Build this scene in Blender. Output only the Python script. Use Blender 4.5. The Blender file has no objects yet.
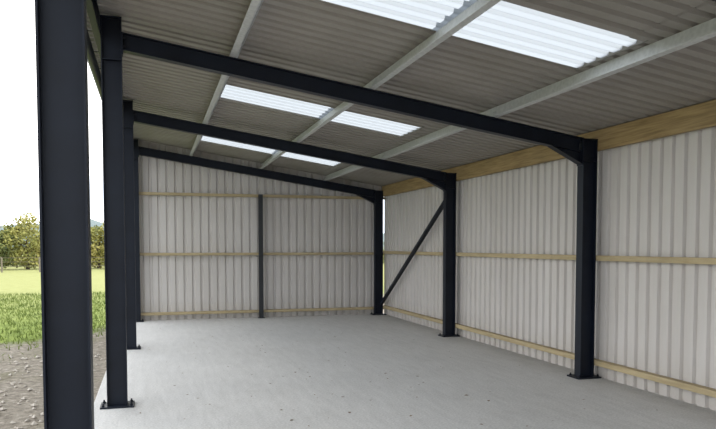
import bpy, bmesh, math, random
import numpy as np
from mathutils import Vector, Matrix
random.seed(4); rng=np.random.default_rng(4)
scene=bpy.context.scene
try:
    scene.view_settings.view_transform='Standard'
    scene.view_settings.look='None'
    scene.view_settings.exposure=0.0
except Exception as e: print(e)

# ------------------------------------------------------------ layout (metres)
W=6.065; BAY=4.55; FR=[3.66+BAY*(i-1) for i in range(5)]   # frame positions along Y
YB=FR[4]+0.19       # inside face of back sheeting
XR=W+0.215          # inside face of right sheeting
YF=FR[0]-0.45
ZL=4.16; SL=0.153
def zr(x): return ZL-SL*x
CD=0.215; CW=0.14   # column section

# ------------------------------------------------------------ material helpers
def mat(name, base=(0.5,0.5,0.5), rough=0.6, metal=0.0, spec=0.5):
    m=bpy.data.materials.new(name); m.use_nodes=True
    b=m.node_tree.nodes['Principled BSDF']
    b.inputs['Base Color'].default_value=(*base,1); b.inputs['Roughness'].default_value=rough
    b.inputs['Metallic'].default_value=metal
    b.inputs['Specular IOR Level'].default_value=spec
    return m
def N(m,t,**k):
    n=m.node_tree.nodes.new(t)
    for a,v in k.items(): setattr(n,a,v)
    return n
def L(m,a,b): m.node_tree.links.new(a,b)
def coords(m,scale=(1,1,1)):
    tc=N(m,'ShaderNodeTexCoord'); mp=N(m,'ShaderNodeMapping'); mp.inputs['Scale'].default_value=scale
    L(m,tc.outputs['Object'],mp.inputs['Vector']); return mp.outputs['Vector']
def noise(m,vec,scale,detail=6,rough=0.6):
    n=N(m,'ShaderNodeTexNoise'); n.inputs['Scale'].default_value=scale; n.inputs['Detail'].default_value=detail
    n.inputs['Roughness'].default_value=rough; L(m,vec,n.inputs['Vector']); return n.outputs['Fac']
def ramp(m,fac,stops):
    r=N(m,'ShaderNodeValToRGB'); cr=r.color_ramp
    while len(cr.elements)<len(stops): cr.elements.new(0.5)
    for e,(p,c) in zip(cr.elements,stops): e.position=p; e.color=(*c,1)
    L(m,fac,r.inputs['Fac']); return r.outputs['Color']
def mix(m,fac,a,b,blend='MIX'):
    n=N(m,'ShaderNodeMix',data_type='RGBA',blend_type=blend)
    if isinstance(fac,(int,float)): n.inputs[0].default_value=fac
    else: L(m,fac,n.inputs[0])
    for i,v in ((6,a),(7,b)):
        if isinstance(v,tuple): n.inputs[i].default_value=(*v,1)
        else: L(m,v,n.inputs[i])
    return n.outputs[2]
def bump(m,h,strength=0.2,dist=0.01):
    b=N(m,'ShaderNodeBump'); b.inputs['Strength'].default_value=strength; b.inputs['Distance'].default_value=dist
    L(m,h,b.inputs['Height']); L(m,b.outputs['Normal'],m.node_tree.nodes['Principled BSDF'].inputs['Normal'])
def setcol(m,c): L(m,c,m.node_tree.nodes['Principled BSDF'].inputs['Base Color'])

# painted steel
M_steel=mat('painted_steel',(0.008,0.011,0.018),0.45,0,0.24)
v=coords(M_steel); n=noise(M_steel,v,3.0); setcol(M_steel,ramp(M_steel,n,[(0.3,(0.005,0.007,0.013)),(0.7,(0.008,0.012,0.022))]))
M_post=mat('grey_painted_steel',(0.025,0.027,0.030),0.5,0,0.3)
M_bolt=mat('zinc_bolt',(0.35,0.35,0.36),0.4,0.8)
# galvanised
M_galv=mat('galvanised_steel',(0.5,0.52,0.53),0.45,0.25)
v=coords(M_galv); vo=N(M_galv,'ShaderNodeTexVoronoi'); vo.inputs['Scale'].default_value=25; L(M_galv,v,vo.inputs['Vector'])
setcol(M_galv,ramp(M_galv,vo.outputs['Distance'],[(0.0,(0.46,0.47,0.47)),(0.9,(0.57,0.58,0.58))]))
# wall sheet
def sheet_mat(name,a,b):
    m=mat(name,a,0.5,0.0,0.4); v=coords(m,(1,1,0.25)); n1=noise(m,v,1.3,5); n2=noise(m,coords(m,(6,6,0.6)),3,4)
    c=ramp(m,n1,[(0.3,a),(0.7,b)]); c2=mix(m,n2,c,mix(m,0.5,c,(0.42,0.37,0.32))); c3=mix(m,0.5,c,c2)
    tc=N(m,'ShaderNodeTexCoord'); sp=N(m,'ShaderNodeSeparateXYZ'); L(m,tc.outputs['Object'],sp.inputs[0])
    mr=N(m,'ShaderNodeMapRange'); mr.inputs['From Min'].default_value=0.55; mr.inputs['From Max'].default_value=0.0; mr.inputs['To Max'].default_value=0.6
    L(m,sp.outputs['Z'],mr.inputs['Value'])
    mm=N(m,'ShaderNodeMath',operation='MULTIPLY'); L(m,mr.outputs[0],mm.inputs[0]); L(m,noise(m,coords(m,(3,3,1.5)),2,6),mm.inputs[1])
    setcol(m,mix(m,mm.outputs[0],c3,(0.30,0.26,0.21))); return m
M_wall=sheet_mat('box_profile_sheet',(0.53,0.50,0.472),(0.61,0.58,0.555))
# roof sheet
M_roof=mat('roof_sheet_underside',(0.3,0.29,0.28),0.6,0,0.3)
n1=noise(M_roof,coords(M_roof),1.1,6); n2=noise(M_roof,coords(M_roof,(1,6,1)),5,6)
c=ramp(M_roof,n1,[(0.3,(0.30,0.278,0.252)),(0.7,(0.37,0.347,0.32))]); c=mix(M_roof,n2,c,mix(M_roof,0.5,c,(0.22,0.205,0.19)));setcol(M_roof,c); bump(M_roof,n2,0.1,0.003)
# roof light
M_light=bpy.data.materials.new('translucent_grp'); M_light.use_nodes=True
nt=M_light.node_tree; nt.nodes.clear()
out=nt.nodes.new('ShaderNodeOutputMaterial'); tr=nt.nodes.new('ShaderNodeBsdfTranslucent')
tr.inputs['Color'].default_value=(0.31,0.33,0.35,1)
nt.links.new(tr.outputs[0],out.inputs['Surface'])
# timber
def wood(name,a,b,axis):
    m=mat(name,a,0.7,0,0.3); s=[14,14,14]; s[axis]=0.8
    v=coords(m,tuple(s)); n=noise(m,v,2.0,7); n2=noise(m,coords(m),1.2,3)
    c=ramp(m,n,[(0.3,a),(0.7,b)]); c=mix(m,ramp(m,n2,[(0.4,(0,0,0)),(0.75,(0.6,0.6,0.6))]),c,mix(m,0.45,c,(0.14,0.12,0.07)));setcol(m,c); bump(m,n,0.2,0.003); return m
M_woodY=wood('treated_timber_y',(0.36,0.28,0.155),(0.50,0.41,0.25),1)
M_woodX=wood('treated_timber_x',(0.36,0.28,0.155),(0.50,0.41,0.25),0)
M_eave=wood('eave_timber',(0.20,0.13,0.055),(0.42,0.30,0.145),1)
# concrete
M_con=mat('concrete',(0.5,0.5,0.5),0.75,0,0.35)
v=coords(M_con); n1=noise(M_con,v,0.55,8,0.62); n2=noise(M_con,v,45,5); n3=noise(M_con,coords(M_con,(7,1,1)),1.6,8); n4=noise(M_con,v,2.6,9,0.72)
c=ramp(M_con,n1,[(0.3,(0.50,0.492,0.475)),(0.7,(0.67,0.66,0.642))])
c=mix(M_con,0.4,c,ramp(M_con,n3,[(0.3,(0.42,0.413,0.40)),(0.7,(0.75,0.74,0.72))]))
c=mix(M_con,0.4,c,ramp(M_con,n2,[(0.35,(0.36,0.353,0.342)),(0.65,(0.77,0.76,0.745))]))
c=mix(M_con,ramp(M_con,n4,[(0.55,(0,0,0)),(0.75,(0.35,0.35,0.35))]),c,(0.38,0.36,0.33))
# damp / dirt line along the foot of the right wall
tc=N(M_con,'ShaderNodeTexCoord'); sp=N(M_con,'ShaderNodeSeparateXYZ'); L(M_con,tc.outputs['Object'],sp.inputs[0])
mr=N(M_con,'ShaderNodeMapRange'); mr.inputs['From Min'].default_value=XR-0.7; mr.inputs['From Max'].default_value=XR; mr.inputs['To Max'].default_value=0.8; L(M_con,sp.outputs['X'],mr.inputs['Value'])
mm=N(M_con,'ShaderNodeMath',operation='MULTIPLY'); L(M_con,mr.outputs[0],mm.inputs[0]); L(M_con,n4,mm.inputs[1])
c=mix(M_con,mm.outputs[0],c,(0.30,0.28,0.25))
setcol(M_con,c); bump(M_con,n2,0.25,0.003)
# ground
M_gr=mat('ground_dirt_and_grass',(0.2,0.2,0.1),0.95,0,0.1)
v=coords(M_gr)
sep=N(M_gr,'ShaderNodeSeparateXYZ'); L(M_gr,v,sep.inputs[0])
def math_(op,a,b=None):
    n=N(M_gr,'ShaderNodeMath',operation=op)
    for i,q in ((0,a),(1,b)):
        if q is None: continue
        if isinstance(q,(int,float)): n.inputs[i].default_value=q
        else: L(M_gr,q,n.inputs[i])
    return n.outputs[0]
nb=noise(M_gr,v,0.5,8,0.65)
q=math_('SUBTRACT',math_('SUBTRACT',sep.outputs['Y'],math_('MULTIPLY',sep.outputs['X'],1.0)),16.7)
q=math_('ADD',q,math_('MULTIPLY',math_('SUBTRACT',nb,0.5),7.0))
gm=N(M_gr,'ShaderNodeMapRange'); gm.inputs['From Min'].default_value=-0.5; gm.inputs['From Max'].default_value=0.7; L(M_gr,q,gm.inputs['Value'])
nd=noise(M_gr,v,9,8,0.75); nd2=noise(M_gr,v,0.9,6)
dirt=ramp(M_gr,nd,[(0.3,(0.11,0.09,0.07)),(0.5,(0.26,0.23,0.19)),(0.7,(0.48,0.43,0.37))])
dirt=mix(M_gr,ramp(M_gr,nd2,[(0.5,(0,0,0)),(0.75,(0.55,0.55,0.55))]),dirt,(0.15,0.15,0.07))
ng=noise(M_gr,v,3.0,9,0.8)
g1=ramp(M_gr,ng,[(0.35,(0.075,0.115,0.02)),(0.65,(0.22,0.275,0.065))])
g2=ramp(M_gr,ng,[(0.3,(0.24,0.25,0.09)),(0.7,(0.34,0.345,0.15))])
far=N(M_gr,'ShaderNodeMapRange'); far.inputs['From Min'].default_value=20; far.inputs['From Max'].default_value=38
L(M_gr,math_('ADD',sep.outputs['Y'],math_('MULTIPLY',nb,8)),far.inputs['Value'])
g=mix(M_gr,far.outputs[0],g1,g2)
setcol(M_gr,mix(M_gr,gm.outputs[0],dirt,g)); bump(M_gr,nd,0.8,0.05)
def leafmat(name,a,b,c2=None):
    m=mat(name,a,0.8,0,0.2); n=noise(m,coords(m),0.8,3)
    st=[(0.3,a),(0.7,b)] if c2 is None else [(0.3,a),(0.5,b),(0.72,c2)]
    setcol(m,ramp(m,n,st)); return m
M_lf=leafmat('foliage_yellow',(0.15,0.16,0.045),(0.28,0.27,0.08),(0.42,0.36,0.12))
M_lg=leafmat('foliage_green',(0.06,0.08,0.03),(0.13,0.15,0.05),(0.23,0.23,0.08))
M_bark=mat('bark',(0.09,0.07,0.05),0.9)
M_hill=leafmat('hill_far',(0.11,0.145,0.155),(0.16,0.20,0.19))  # distance haze put into the hill's blue-green colour
M_dead=leafmat('dead_leaf',(0.12,0.075,0.04),(0.26,0.17,0.09))
M_blade=leafmat('grass_blade',(0.07,0.11,0.02),(0.24,0.29,0.08))
M_fence=mat('fence_wood',(0.2,0.17,0.13),0.9)
M_strip=mat('foam_closure',(0.22,0.21,0.195),0.9)

# ------------------------------------------------------------ mesh helpers
class MB:
    def __init__(s): s.v=[]; s.f=[]; s.m=[]
    def add(s,vs,fs,mi=0):
        o=len(s.v); s.v+= [tuple(p) for p in vs]; s.f+=[tuple(i+o for i in f) for f in fs]; s.m+=[mi]*len(fs)
    def box(s,a,b,mi=0):
        x0,y0,z0=a;x1,y1,z1=b
        s.add([(x0,y0,z0),(x1,y0,z0),(x1,y1,z0),(x0,y1,z0),(x0,y0,z1),(x1,y0,z1),(x1,y1,z1),(x0,y1,z1)],
              [(0,3,2,1),(4,5,6,7),(0,1,5,4),(1,2,6,5),(2,3,7,6),(3,0,4,7)],mi)
    def sweep(s,prof,p0,p1,u,w,mi=0,cap=True):
        p0=Vector(p0);p1=Vector(p1);u=Vector(u);w=Vector(w);n=len(prof)
        vs=[p0+u*a+w*b for a,b in prof]+[p1+u*a+w*b for a,b in prof]
        fs=[(i,(i+1)%n,n+(i+1)%n,n+i) for i in range(n)]
        if cap: fs+=[tuple(range(n))[::-1],tuple(range(n,2*n))]
        s.add(vs,fs,mi)
    def cyl(s,p0,p1,r0,r1,n=10,mi=0):
        p0=Vector(p0);p1=Vector(p1);a=(p1-p0).normalized(); u=a.orthogonal().normalized(); w=a.cross(u)
        vs=[p0+(u*math.cos(t)+w*math.sin(t))*r0 for t in [2*math.pi*i/n for i in range(n)]]+[p1+(u*math.cos(t)+w*math.sin(t))*r1 for t in [2*math.pi*i/n for i in range(n)]]
        s.add(vs,[(i,(i+1)%n,n+(i+1)%n,n+i) for i in range(n)]+[tuple(range(n))[::-1],tuple(range(n,2*n))],mi)
    def obj(s,name,mats,smooth=False,bevel=0,recalc=True):
        me=bpy.data.meshes.new(name); me.from_pydata(s.v,[],s.f)
        for m in mats: me.materials.append(m)
        me.polygons.foreach_set('material_index',s.m)
        if smooth: me.polygons.foreach_set('use_smooth',[True]*len(s.f))
        me.update()
        if recalc:
            bm=bmesh.new(); bm.from_mesh(me); bmesh.ops.recalc_face_normals(bm,faces=bm.faces); bm.to_mesh(me); bm.free()
        o=bpy.data.objects.new(name,me); scene.collection.objects.link(o)
        if bevel:
            b=o.modifiers.new('bevel','BEVEL'); b.width=bevel; b.segments=2; b.limit_method='ANGLE'
        return o
def ibeam(d,w,tf=0.011,tw=0.008):
    D=d/2;B=w/2;t=tw/2
    return [(-D,-B),(-D+tf,-B),(-D+tf,-t),(D-tf,-t),(D-tf,-B),(D,-B),(D,B),(D-tf,B),(D-tf,t),(-D+tf,t),(-D+tf,B),(-D,B)]

# ------------------------------------------------------------ floor slab
mb=MB(); mb.box((-0.27,YF-0.3,-0.15),(XR+0.1,YB+0.1,0)); mb.obj('floor',[M_con],bevel=0.008)

# ------------------------------------------------------------ portal frames
RD=0.19
for Y in FR:
    mb=MB()
    for X,side in ((0,1),(W,-1)):
        top=zr(X)-0.005+(0.135 if side>0 else 0.0)
        mb.sweep(ibeam(CD,CW),(X,Y,0.02),(X,Y,top),(1,0,0),(0,1,0))
        mb.box((X-0.18,Y-0.14,0.0),(X+0.18,Y+0.14,0.02))
        mb.box((X-CD/2-0.005,Y-CW/2-0.002,top),(X+CD/2+0.005,Y+CW/2+0.002,top+0.012))
        for dx in (-0.148,0.148):
            for dy in (-0.10,0.10):
                mb.cyl((X+dx,Y+dy,0.02),(X+dx,Y+dy,0.055),0.009,0.009,8,0); mb.cyl((X+dx,Y+dy,0.02),(X+dx,Y+dy,0.036),0.017,0.017,6,0)
        zs=zr(X+side*0.1)-RD-0.12
        for sy in (-1,1): mb.box((X-CD/2+0.012,Y+sy*0.006 if sy>0 else Y-CW/2,zs),(X+CD/2-0.012,Y+CW/2 if sy>0 else Y-0.006,zs+0.01))
    nrm=Vector((SL,0,1)).normalized()
    x0=CD/2+0.012; x1=W-CD/2-0.012
    off=nrm*(-RD/2)
    mb.sweep(ibeam(RD,0.12),Vector((x0,Y,zr(x0)))+off,Vector((x1,Y,zr(x1)))+off,nrm,(0,1,0))
    for X,s in ((x0,1),(x1,-1)):
        zt=zr(X); hd=0.15 if s<0 else 0.02; hl=0.46
        mb.box((min(X,X-s*0.012),Y-0.07,zt-RD-hd-0.03),(max(X,X-s*0.012),Y+0.07,zt-0.0))
        if s<0:
            zb=zt-RD
            A=(X,zb+0.005); B=(X,zb-hd); C=(X+s*hl,zr(X+s*hl)-RD+0.004)
            vs=[(p[0],Y-0.004,p[1]) for p in (A,B,C)]+[(p[0],Y+0.004,p[1]) for p in (A,B,C)]
            mb.add(vs,[(0,1,2),(5,4,3),(0,3,4,1),(1,4,5,2),(2,5,3,0)])
            vs=[(B[0],Y-0.06,B[1]),(B[0],Y+0.06,B[1]),(C[0],Y+0.06,C[1]),(C[0],Y-0.06,C[1])]
            vs+=[(x,y,z-0.01) for x,y,z in vs]
            mb.add(vs,[(0,1,2,3),(7,6,5,4),(0,4,5,1),(1,5,6,2),(2,6,7,3),(3,7,4,0)])
        for k in range(3 if s<0 else 2):
            for sy in (-0.04,0.04):
                zz=zt-0.06-k*0.09
                mb.cyl((X,Y+sy,zz),(X+s*0.025,Y+sy,zz),0.014,0.014,6)
    mb.obj('steel_portal_frame',[M_steel,M_bolt])

# ------------------------------------------------------------ purlins
PX=[1.34,3.02,4.67]
for X in PX:
    mb=MB(); t=0.003; d=0.155; f=0.065
    prof=[(0,0),(-f,0),(-f,0.018),(-f+t,0.018),(-f+t,t),(0-t,t),(-t,d),(f,d),(f,d-0.018),(f-t,d-0.018),(f-t,d-t),(0,d-t)]
    u=Vector((1,0,-SL)).normalized(); w=Vector((SL,0,1)).normalized()
    mb.sweep(prof,(X,YF,zr(X)+0.001),(X,YB-0.01,zr(X)+0.001),u,w)
    for Y in FR:
        mb.box((X+0.002,Y-0.05,zr(X)+0.0),(X+0.010,Y+0.05,zr(X)+0.12))
        for sy in (-0.025,0.025): mb.cyl((X-0.012,Y+sy,zr(X)+0.08),(X-0.002,Y+sy,zr(X)+0.08),0.012,0.012,6)
    mb.obj('roof_purlin',[M_galv])
mb=MB(); mb.sweep([(0,0),(0.065,0),(0.065,0.02),(0.06,0.02),(0.06,0.005),(0.005,0.005),(0.005,0.235),(0.06,0.235),(0.06,0.22),(0.065,0.22),(0.065,0.24),(0,0.24)],(-0.18,YF,4.1),(-0.18,YB+0.05,4.1),(1,0,0),(0,0,1)); mb.obj('eave_beam',[M_steel])
mb=MB(); n=12
pr=[(-0.06*math.cos(math.pi*i/n),-0.075*math.sin(math.pi*i/n)) for i in range(n+1)]; pr+= [(a*0.94,b*0.94) for a,b in pr[::-1]]
mb.sweep(pr,(-0.345,YF,4.30),(-0.345,YB+0.1,4.30),(1,0,0),(0,0,1))
y=YF+0.2
while y<YB: mb.box((-0.405,y-0.012,4.295),(-0.182,y+0.012,4.301)); y+=0.9
mb.obj('rain_gutter',[M_steel])

# ------------------------------------------------------------ roof sheets (box profile)
PITCH=0.2; RH=0.036
def sheet(mb,x0,x1,y0,y1,lift=0.0,mi=0):
    k=math.floor(y0/PITCH)*PITCH
    pts=[]
    while k<y1:
        for o,h in ((0,0),(0.115,0),(0.135,RH),(0.180,RH)): pts.append((k+o,h))
        k+=PITCH
    pts.append((k,0))
    yy=np.array([p[0] for p in pts]); hh=np.array([p[1] for p in pts])
    Y=[y0]+[p for p in yy if y0+1e-4<p<y1-1e-4]+[y1]
    H=np.interp(Y,yy,hh); n=len(Y)
    vs=[(x,y,zr(x)+0.160+h+lift) for x in (x0,x1) for y,h in zip(Y,H)]
    mb.add(vs,[(j,j+1,n+j+1,n+j) for j in range(n-1)],mi)
SK=[(5.27,6.33,4.62),(10.2,11.2,4.46),(14.8,15.8,4.46)]     # y0, y1, x of lower end
ROWS=[(-0.37,1.45),(1.33,3.12),(3.0,4.72),(4.46,6.45)]
mb=MB()
def split(a,b,lift):
    p=YF-0.05
    for s0,s1,_ in SK: sheet(mb,a,b,p,s0+0.03,lift); p=s1-0.03
    sheet(mb,a,b,p,YB+0.12,lift)
sheet(mb,*ROWS[0],YF-0.05,YB+0.12,0.024); split(*ROWS[1],0.016); split(*ROWS[2],0.008)
split(4.46,6.45,0.0)
for s0,s1,xe in SK:
    sheet(mb,xe,6.45,s0+0.03,s1-0.03,0.0)
    z=zr(xe)+0.158; mb.box((xe-0.006,s0-0.02,z),(xe+0.02,s1+0.02,z+0.048),1)
vx=[-0.37,6.45]
yy=YB+0.06
vs=[(x,yy+dy,zr(x)+h) for x in vx for dy,h in ((0,0.05),(0.01,0.05),(0.01,0.25),(0,0.25))]
mb.add(vs,[(0,1,5,4),(1,2,6,5),(2,3,7,6),(3,0,4,7),(0,3,2,1),(4,5,6,7)],1)
mb.obj('ceiling',[M_roof,M_strip])
for s0,s1,xe in SK:
    mb=MB()
    sheet(mb,ROWS[1][0]+0.02,ROWS[1][1],s0,s1,0.020); sheet(mb,ROWS[2][0],xe+0.12,s0,s1,0.012)
    mb.obj('rooflight_panel',[M_light])
# ------------------------------------------------------------ wall sheets
RIB=0.036
def prof_pts(L0,L1):
    pts=[];p=L0
    while p<L1-1e-6:
        for o,dp in ((0,0),(0.120,0),(0.136,RIB),(0.184,RIB)):
            if p+o<=L1: pts.append((p+o,dp))
        p+=0.2
    return pts
mb=MB(); P=prof_pts(YF,YB+0.05); vs=[];fs=[]
for y,d in P: vs+=[(XR+d,y,0.0),(XR+d,y,zr(XR+d)+0.16)]
for i in range(len(P)-1): fs.append((2*i,2*i+2,2*i+3,2*i+1))
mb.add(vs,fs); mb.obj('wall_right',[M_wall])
mb=MB(); P=prof_pts(-0.2,XR+0.02); vs=[];fs=[]
for x,d in P: vs+=[(x,YB+d,0.0),(x,YB+d,zr(x)+0.19)]
for i in range(len(P)-1): fs.append((2*i,2*i+2,2*i+3,2*i+1))
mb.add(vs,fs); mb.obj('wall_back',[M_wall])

# ------------------------------------------------------------ timber rails
def rail(a,b,m):
    mb=MB(); mb.box(a,b); mb.obj('timber_rail',[m],bevel=0.004)
xo=W+CD/2+0.004
for z in (0.17,1.60): rail((xo,YF,z),(XR-0.003,FR[4]+0.05,z+0.072),M_woodY)
mb=MB(); mb.box((xo,YF,3.085),(xo+0.05,FR[4]+0.05,3.36)); mb.obj('eave_timber_plate',[M_eave],bevel=0.004)
yo=FR[4]+CW/2+0.004
for z in (0.13,1.57,3.02): rail((-0.13,yo,z),(XR-0.01,YB-0.003,z+0.065),M_woodX)
mb=MB(); mb.sweep(ibeam(0.1,0.1,0.008,0.006),(2.99,FR[4]+0.01,0.012),(2.99,FR[4]+0.01,3.08),(0,1,0),(1,0,0)); mb.box((2.91,FR[4]-0.08,0),(3.07,FR[4]+0.10,0.012)); mb.obj('gable_post',[M_post])
mb=MB()
p0=Vector((W+0.02,FR[3]+0.08,2.86)); p1=Vector((W+0.02,FR[4]-0.08,0.28))
ax=(p1-p0).normalized(); w=ax.cross(Vector((1,0,0))).normalized()
t=0.007
mb.sweep([(0,-0.035),(t,-0.035),(t,0.035-t),(0.07,0.035-t),(0.07,0.035),(0,0.035)],p0,p1,(1,0,0),w)
mb.obj('diagonal_brace',[M_steel])

# ------------------------------------------------------------ outside ground
mb=MB(); 
xs=[-250,-120,-60,-30,-15,-8,-4,-0.2,8,20,60,120,250]; ys=[-40,-10,0,5,10,15,20,30,45,70,120,200,560]
vs=[(x,y,-0.10) for y in ys for x in xs]; nx=len(xs)
mb.add(vs,[(j*nx+i,j*nx+i+1,(j+1)*nx+i+1,(j+1)*nx+i) for j in range(len(ys)-1) for i in range(nx-1)])
mb.obj('ground',[M_gr])
mb=MB()
for _ in range(26000):
    x=random.uniform(-14,-0.5); y=random.uniform(9,30)
    if y-1.0*x-16.7+random.gauss(0,1.2)<0: continue
    a=random.uniform(0,6.28); h=random.uniform(0.04,0.12); w_=0.014; dx=math.cos(a)*w_; dy=math.sin(a)*w_; lx=random.gauss(0,0.03)
    mb.add([(x-dx,y-dy,-0.1),(x+dx,y+dy,-0.1),(x+lx,y+lx,-0.1+h)],[(0,1,2)])
mb.obj('grass_tufts',[M_blade],recalc=False)
mb=MB()
for _ in range(1300):
    x=random.uniform(-6,-0.35); y=random.uniform(2,13); r=random.uniform(0.012,0.045)
    c0=Vector((x,y,-0.1+r*0.3)); 
    vs=[c0+Vector((random.gauss(0,.2)*r+dx*r,random.gauss(0,.2)*r+dy*r,dz*r*0.7)) for dx,dy,dz in ((1,0,0),(0,1,0),(-1,0,0),(0,-1,0),(0,0,1),(0,0,-1))]
    mb.add(vs,[(0,1,4),(1,2,4),(2,3,4),(3,0,4),(1,0,5),(2,1,5),(3,2,5),(0,3,5)])
mb.obj('gravel_stones',[mat('stone',(0.42,0.38,0.33),0.9)])
mb=MB()
def leaf(x,y,s,z=0.004):
    a=random.uniform(0,6.28); c_,s_=math.cos(a),math.sin(a); k=random.uniform(0.1,0.3)*s
    P=[(-s,0,0),(-.3*s,.45*s,k),(.6*s,.35*s,k*.6),(s,0,0.1*s),(.6*s,-.35*s,k*.7),(-.3*s,-.45*s,k*.9),(0,0,0)]
    mb.add([(x+px*c_-py*s_,y+px*s_+py*c_,z+pz) for px,py,pz in P],[(0,1,6),(1,2,6),(2,3,6),(3,4,6),(4,5,6),(5,0,6)])
for _ in range(150):
    leaf(random.uniform(0.2,5.7),random.uniform(4.5,17),random.uniform(0.010,0.022))
for _ in range(16):
    leaf(random.uniform(1.2,4.2),random.uniform(5.5,10),random.uniform(0.022,0.036))
mb.obj('scattered_leaves',[M_dead])

# ------------------------------------------------------------ vegetation
def leaves_cloud(mb,c,rad,n,size,mi):
    for _ in range(n):
        d=rng.normal(size=3); d/=np.linalg.norm(d); r=rng.uniform(0.45,1.05); p=Vector((c[0]+d[0]*rad[0]*r,c[1]+d[1]*rad[1]*r,c[2]+d[2]*rad[2]*r))
        if p.z<0: p.z=abs(p.z)*0.5
        s=size*rng.uniform(0.6,1.3); u=Vector(rng.normal(size=3)).normalized(); w=u.orthogonal().normalized()
        mb.add([p-u*s,p-w*s*.6,p+u*s,p+w*s*.6],[(0,1,2,3)],mi)
def tree(x,y,h,r,m):
    mb=MB(); base=Vector((x,y,-0.15)); mb.cyl(base,(x,y,h*0.45),0.16,0.1,8,1); mb.cyl((x,y,h*.45),(x+.2,y,h*.85),0.1,0.03,6,1)
    for k in range(7):
        a=k*2.4+random.random(); e=Vector((x+math.cos(a)*r*.7,y+math.sin(a)*r*.7,h*random.uniform(.4,.8))); mb.cyl((x,y,h*random.uniform(.25,.5)),e,0.06,0.02,5,1)
        leaves_cloud(mb,e,(r*.5,r*.5,h*.18),240,0.13,0)
    leaves_cloud(mb,(x,y,h*.8),(r*.5,r*.5,h*.18),260,0.13,0)
    leaves_cloud(mb,(x,y,h*.45),(r*.8,r*.8,h*.3),500,0.14,0)
    leaves_cloud(mb,(x,y,h*.18),(r*.95,r*.8,h*.2),500,0.14,0)
    mb.obj('tree',[m,M_bark],recalc=False)
for (x,y,h,r,m) in [(-12.0,61,3.2,1.8,M_lg),(-9.4,62,4.6,2.0,M_lf),(-7.0,64,3.4,1.6,M_lg),(-4.0,63,3.6,1.8,M_lf),(-1.6,62,4.2,1.8,M_lf),(-15,63,3.2,1.8,M_lg),(-20,64,4.2,2.3,M_lf),(-26,64,4.6,2.6,M_lg),(3,64,4.5,2.4,M_lg),(-34,66,5,3,M_lf)]: tree(x,y,h,r,m)
mb=MB()
x=-60
while x<40:
    hh=random.uniform(1.2,1.8); leaves_cloud(mb,(x,71+random.uniform(-.6,.6),hh*.5),(1.1,1.1,hh),220,0.17,0 if random.random()<.7 else 1); x+=0.8
mb.obj('hedge',[M_lg,M_lf],recalc=False)
mb=MB(); x=-50
while x<20: mb.box((x-.05,54.95,-.15),(x+.05,55.05,1.0)); x+=2.5
for z in (0.35,0.65,0.95): mb.cyl((-50,55,z),(20,55,z),0.012,0.012,5)
mb.obj('field_fence',[M_fence])
mb=MB(); xs=np.linspace(-260,200,70); vs=[]
for j,(yy,k) in enumerate(((340,0),(380,0.6),(420,1.0),(470,0.7),(520,0))):
    for x in xs: vs.append((x,yy,-1+k*(14+3*math.sin(x*.02+2)+1.3*math.sin(x*.11)+.9*math.sin(x*.37+j))))
n=len(xs); mb.add(vs,[(j*n+i,j*n+i+1,(j+1)*n+i+1,(j+1)*n+i) for j in range(4) for i in range(n-1)])
mb.obj('distant_hill',[M_hill],smooth=True)

# ------------------------------------------------------------ light
wd=bpy.data.worlds.new('sky'); scene.world=wd; wd.use_nodes=True; nt=wd.node_tree; bg=nt.nodes['Background']
tc=nt.nodes.new('ShaderNodeTexCoord'); mp=nt.nodes.new('ShaderNodeMapping'); mp.inputs['Scale'].default_value=(1,1,2.2)
ns=nt.nodes.new('ShaderNodeTexNoise'); ns.inputs['Scale'].default_value=1.8; ns.inputs['Detail'].default_value=6
cr=nt.nodes.new('ShaderNodeValToRGB'); cr.color_ramp.elements[0].position=0.40; cr.color_ramp.elements[0].color=(0.50,0.62,0.78,1); cr.color_ramp.elements[1].position=0.56; cr.color_ramp.elements[1].color=(1,0.985,0.95,1)
nt.links.new(tc.outputs['Generated'],mp.inputs['Vector']); nt.links.new(mp.outputs[0],ns.inputs['Vector']); nt.links.new(ns.outputs['Fac'],cr.inputs['Fac']); nt.links.new(cr.outputs[0],bg.inputs['Color'])
bg.inputs['Strength'].default_value=3.0
sd=bpy.data.lights.new('sun','SUN'); sd.energy=2.6; sd.angle=math.radians(2); sd.color=(1,0.96,0.88); so=bpy.data.objects.new('sun',sd); scene.collection.objects.link(so)
d=Vector((0.55,0.60,0.62)); so.rotation_euler=d.to_track_quat('Z','Y').to_euler()

# ------------------------------------------------------------ camera
cd=bpy.data.cameras.new('camera'); co=bpy.data.objects.new('camera',cd); scene.collection.objects.link(co); scene.camera=co
F=695; cd.sensor_width=36; cd.lens=F/716*36; CY=280
cd.shift_y=(CY-214.5)/716; cd.clip_end=1000; cd.clip_start=0.05
co.location=(0.405,0,1.8); co.rotation_euler=(math.radians(90)-math.atan((CY-246)/F),0,-math.atan(205/F))
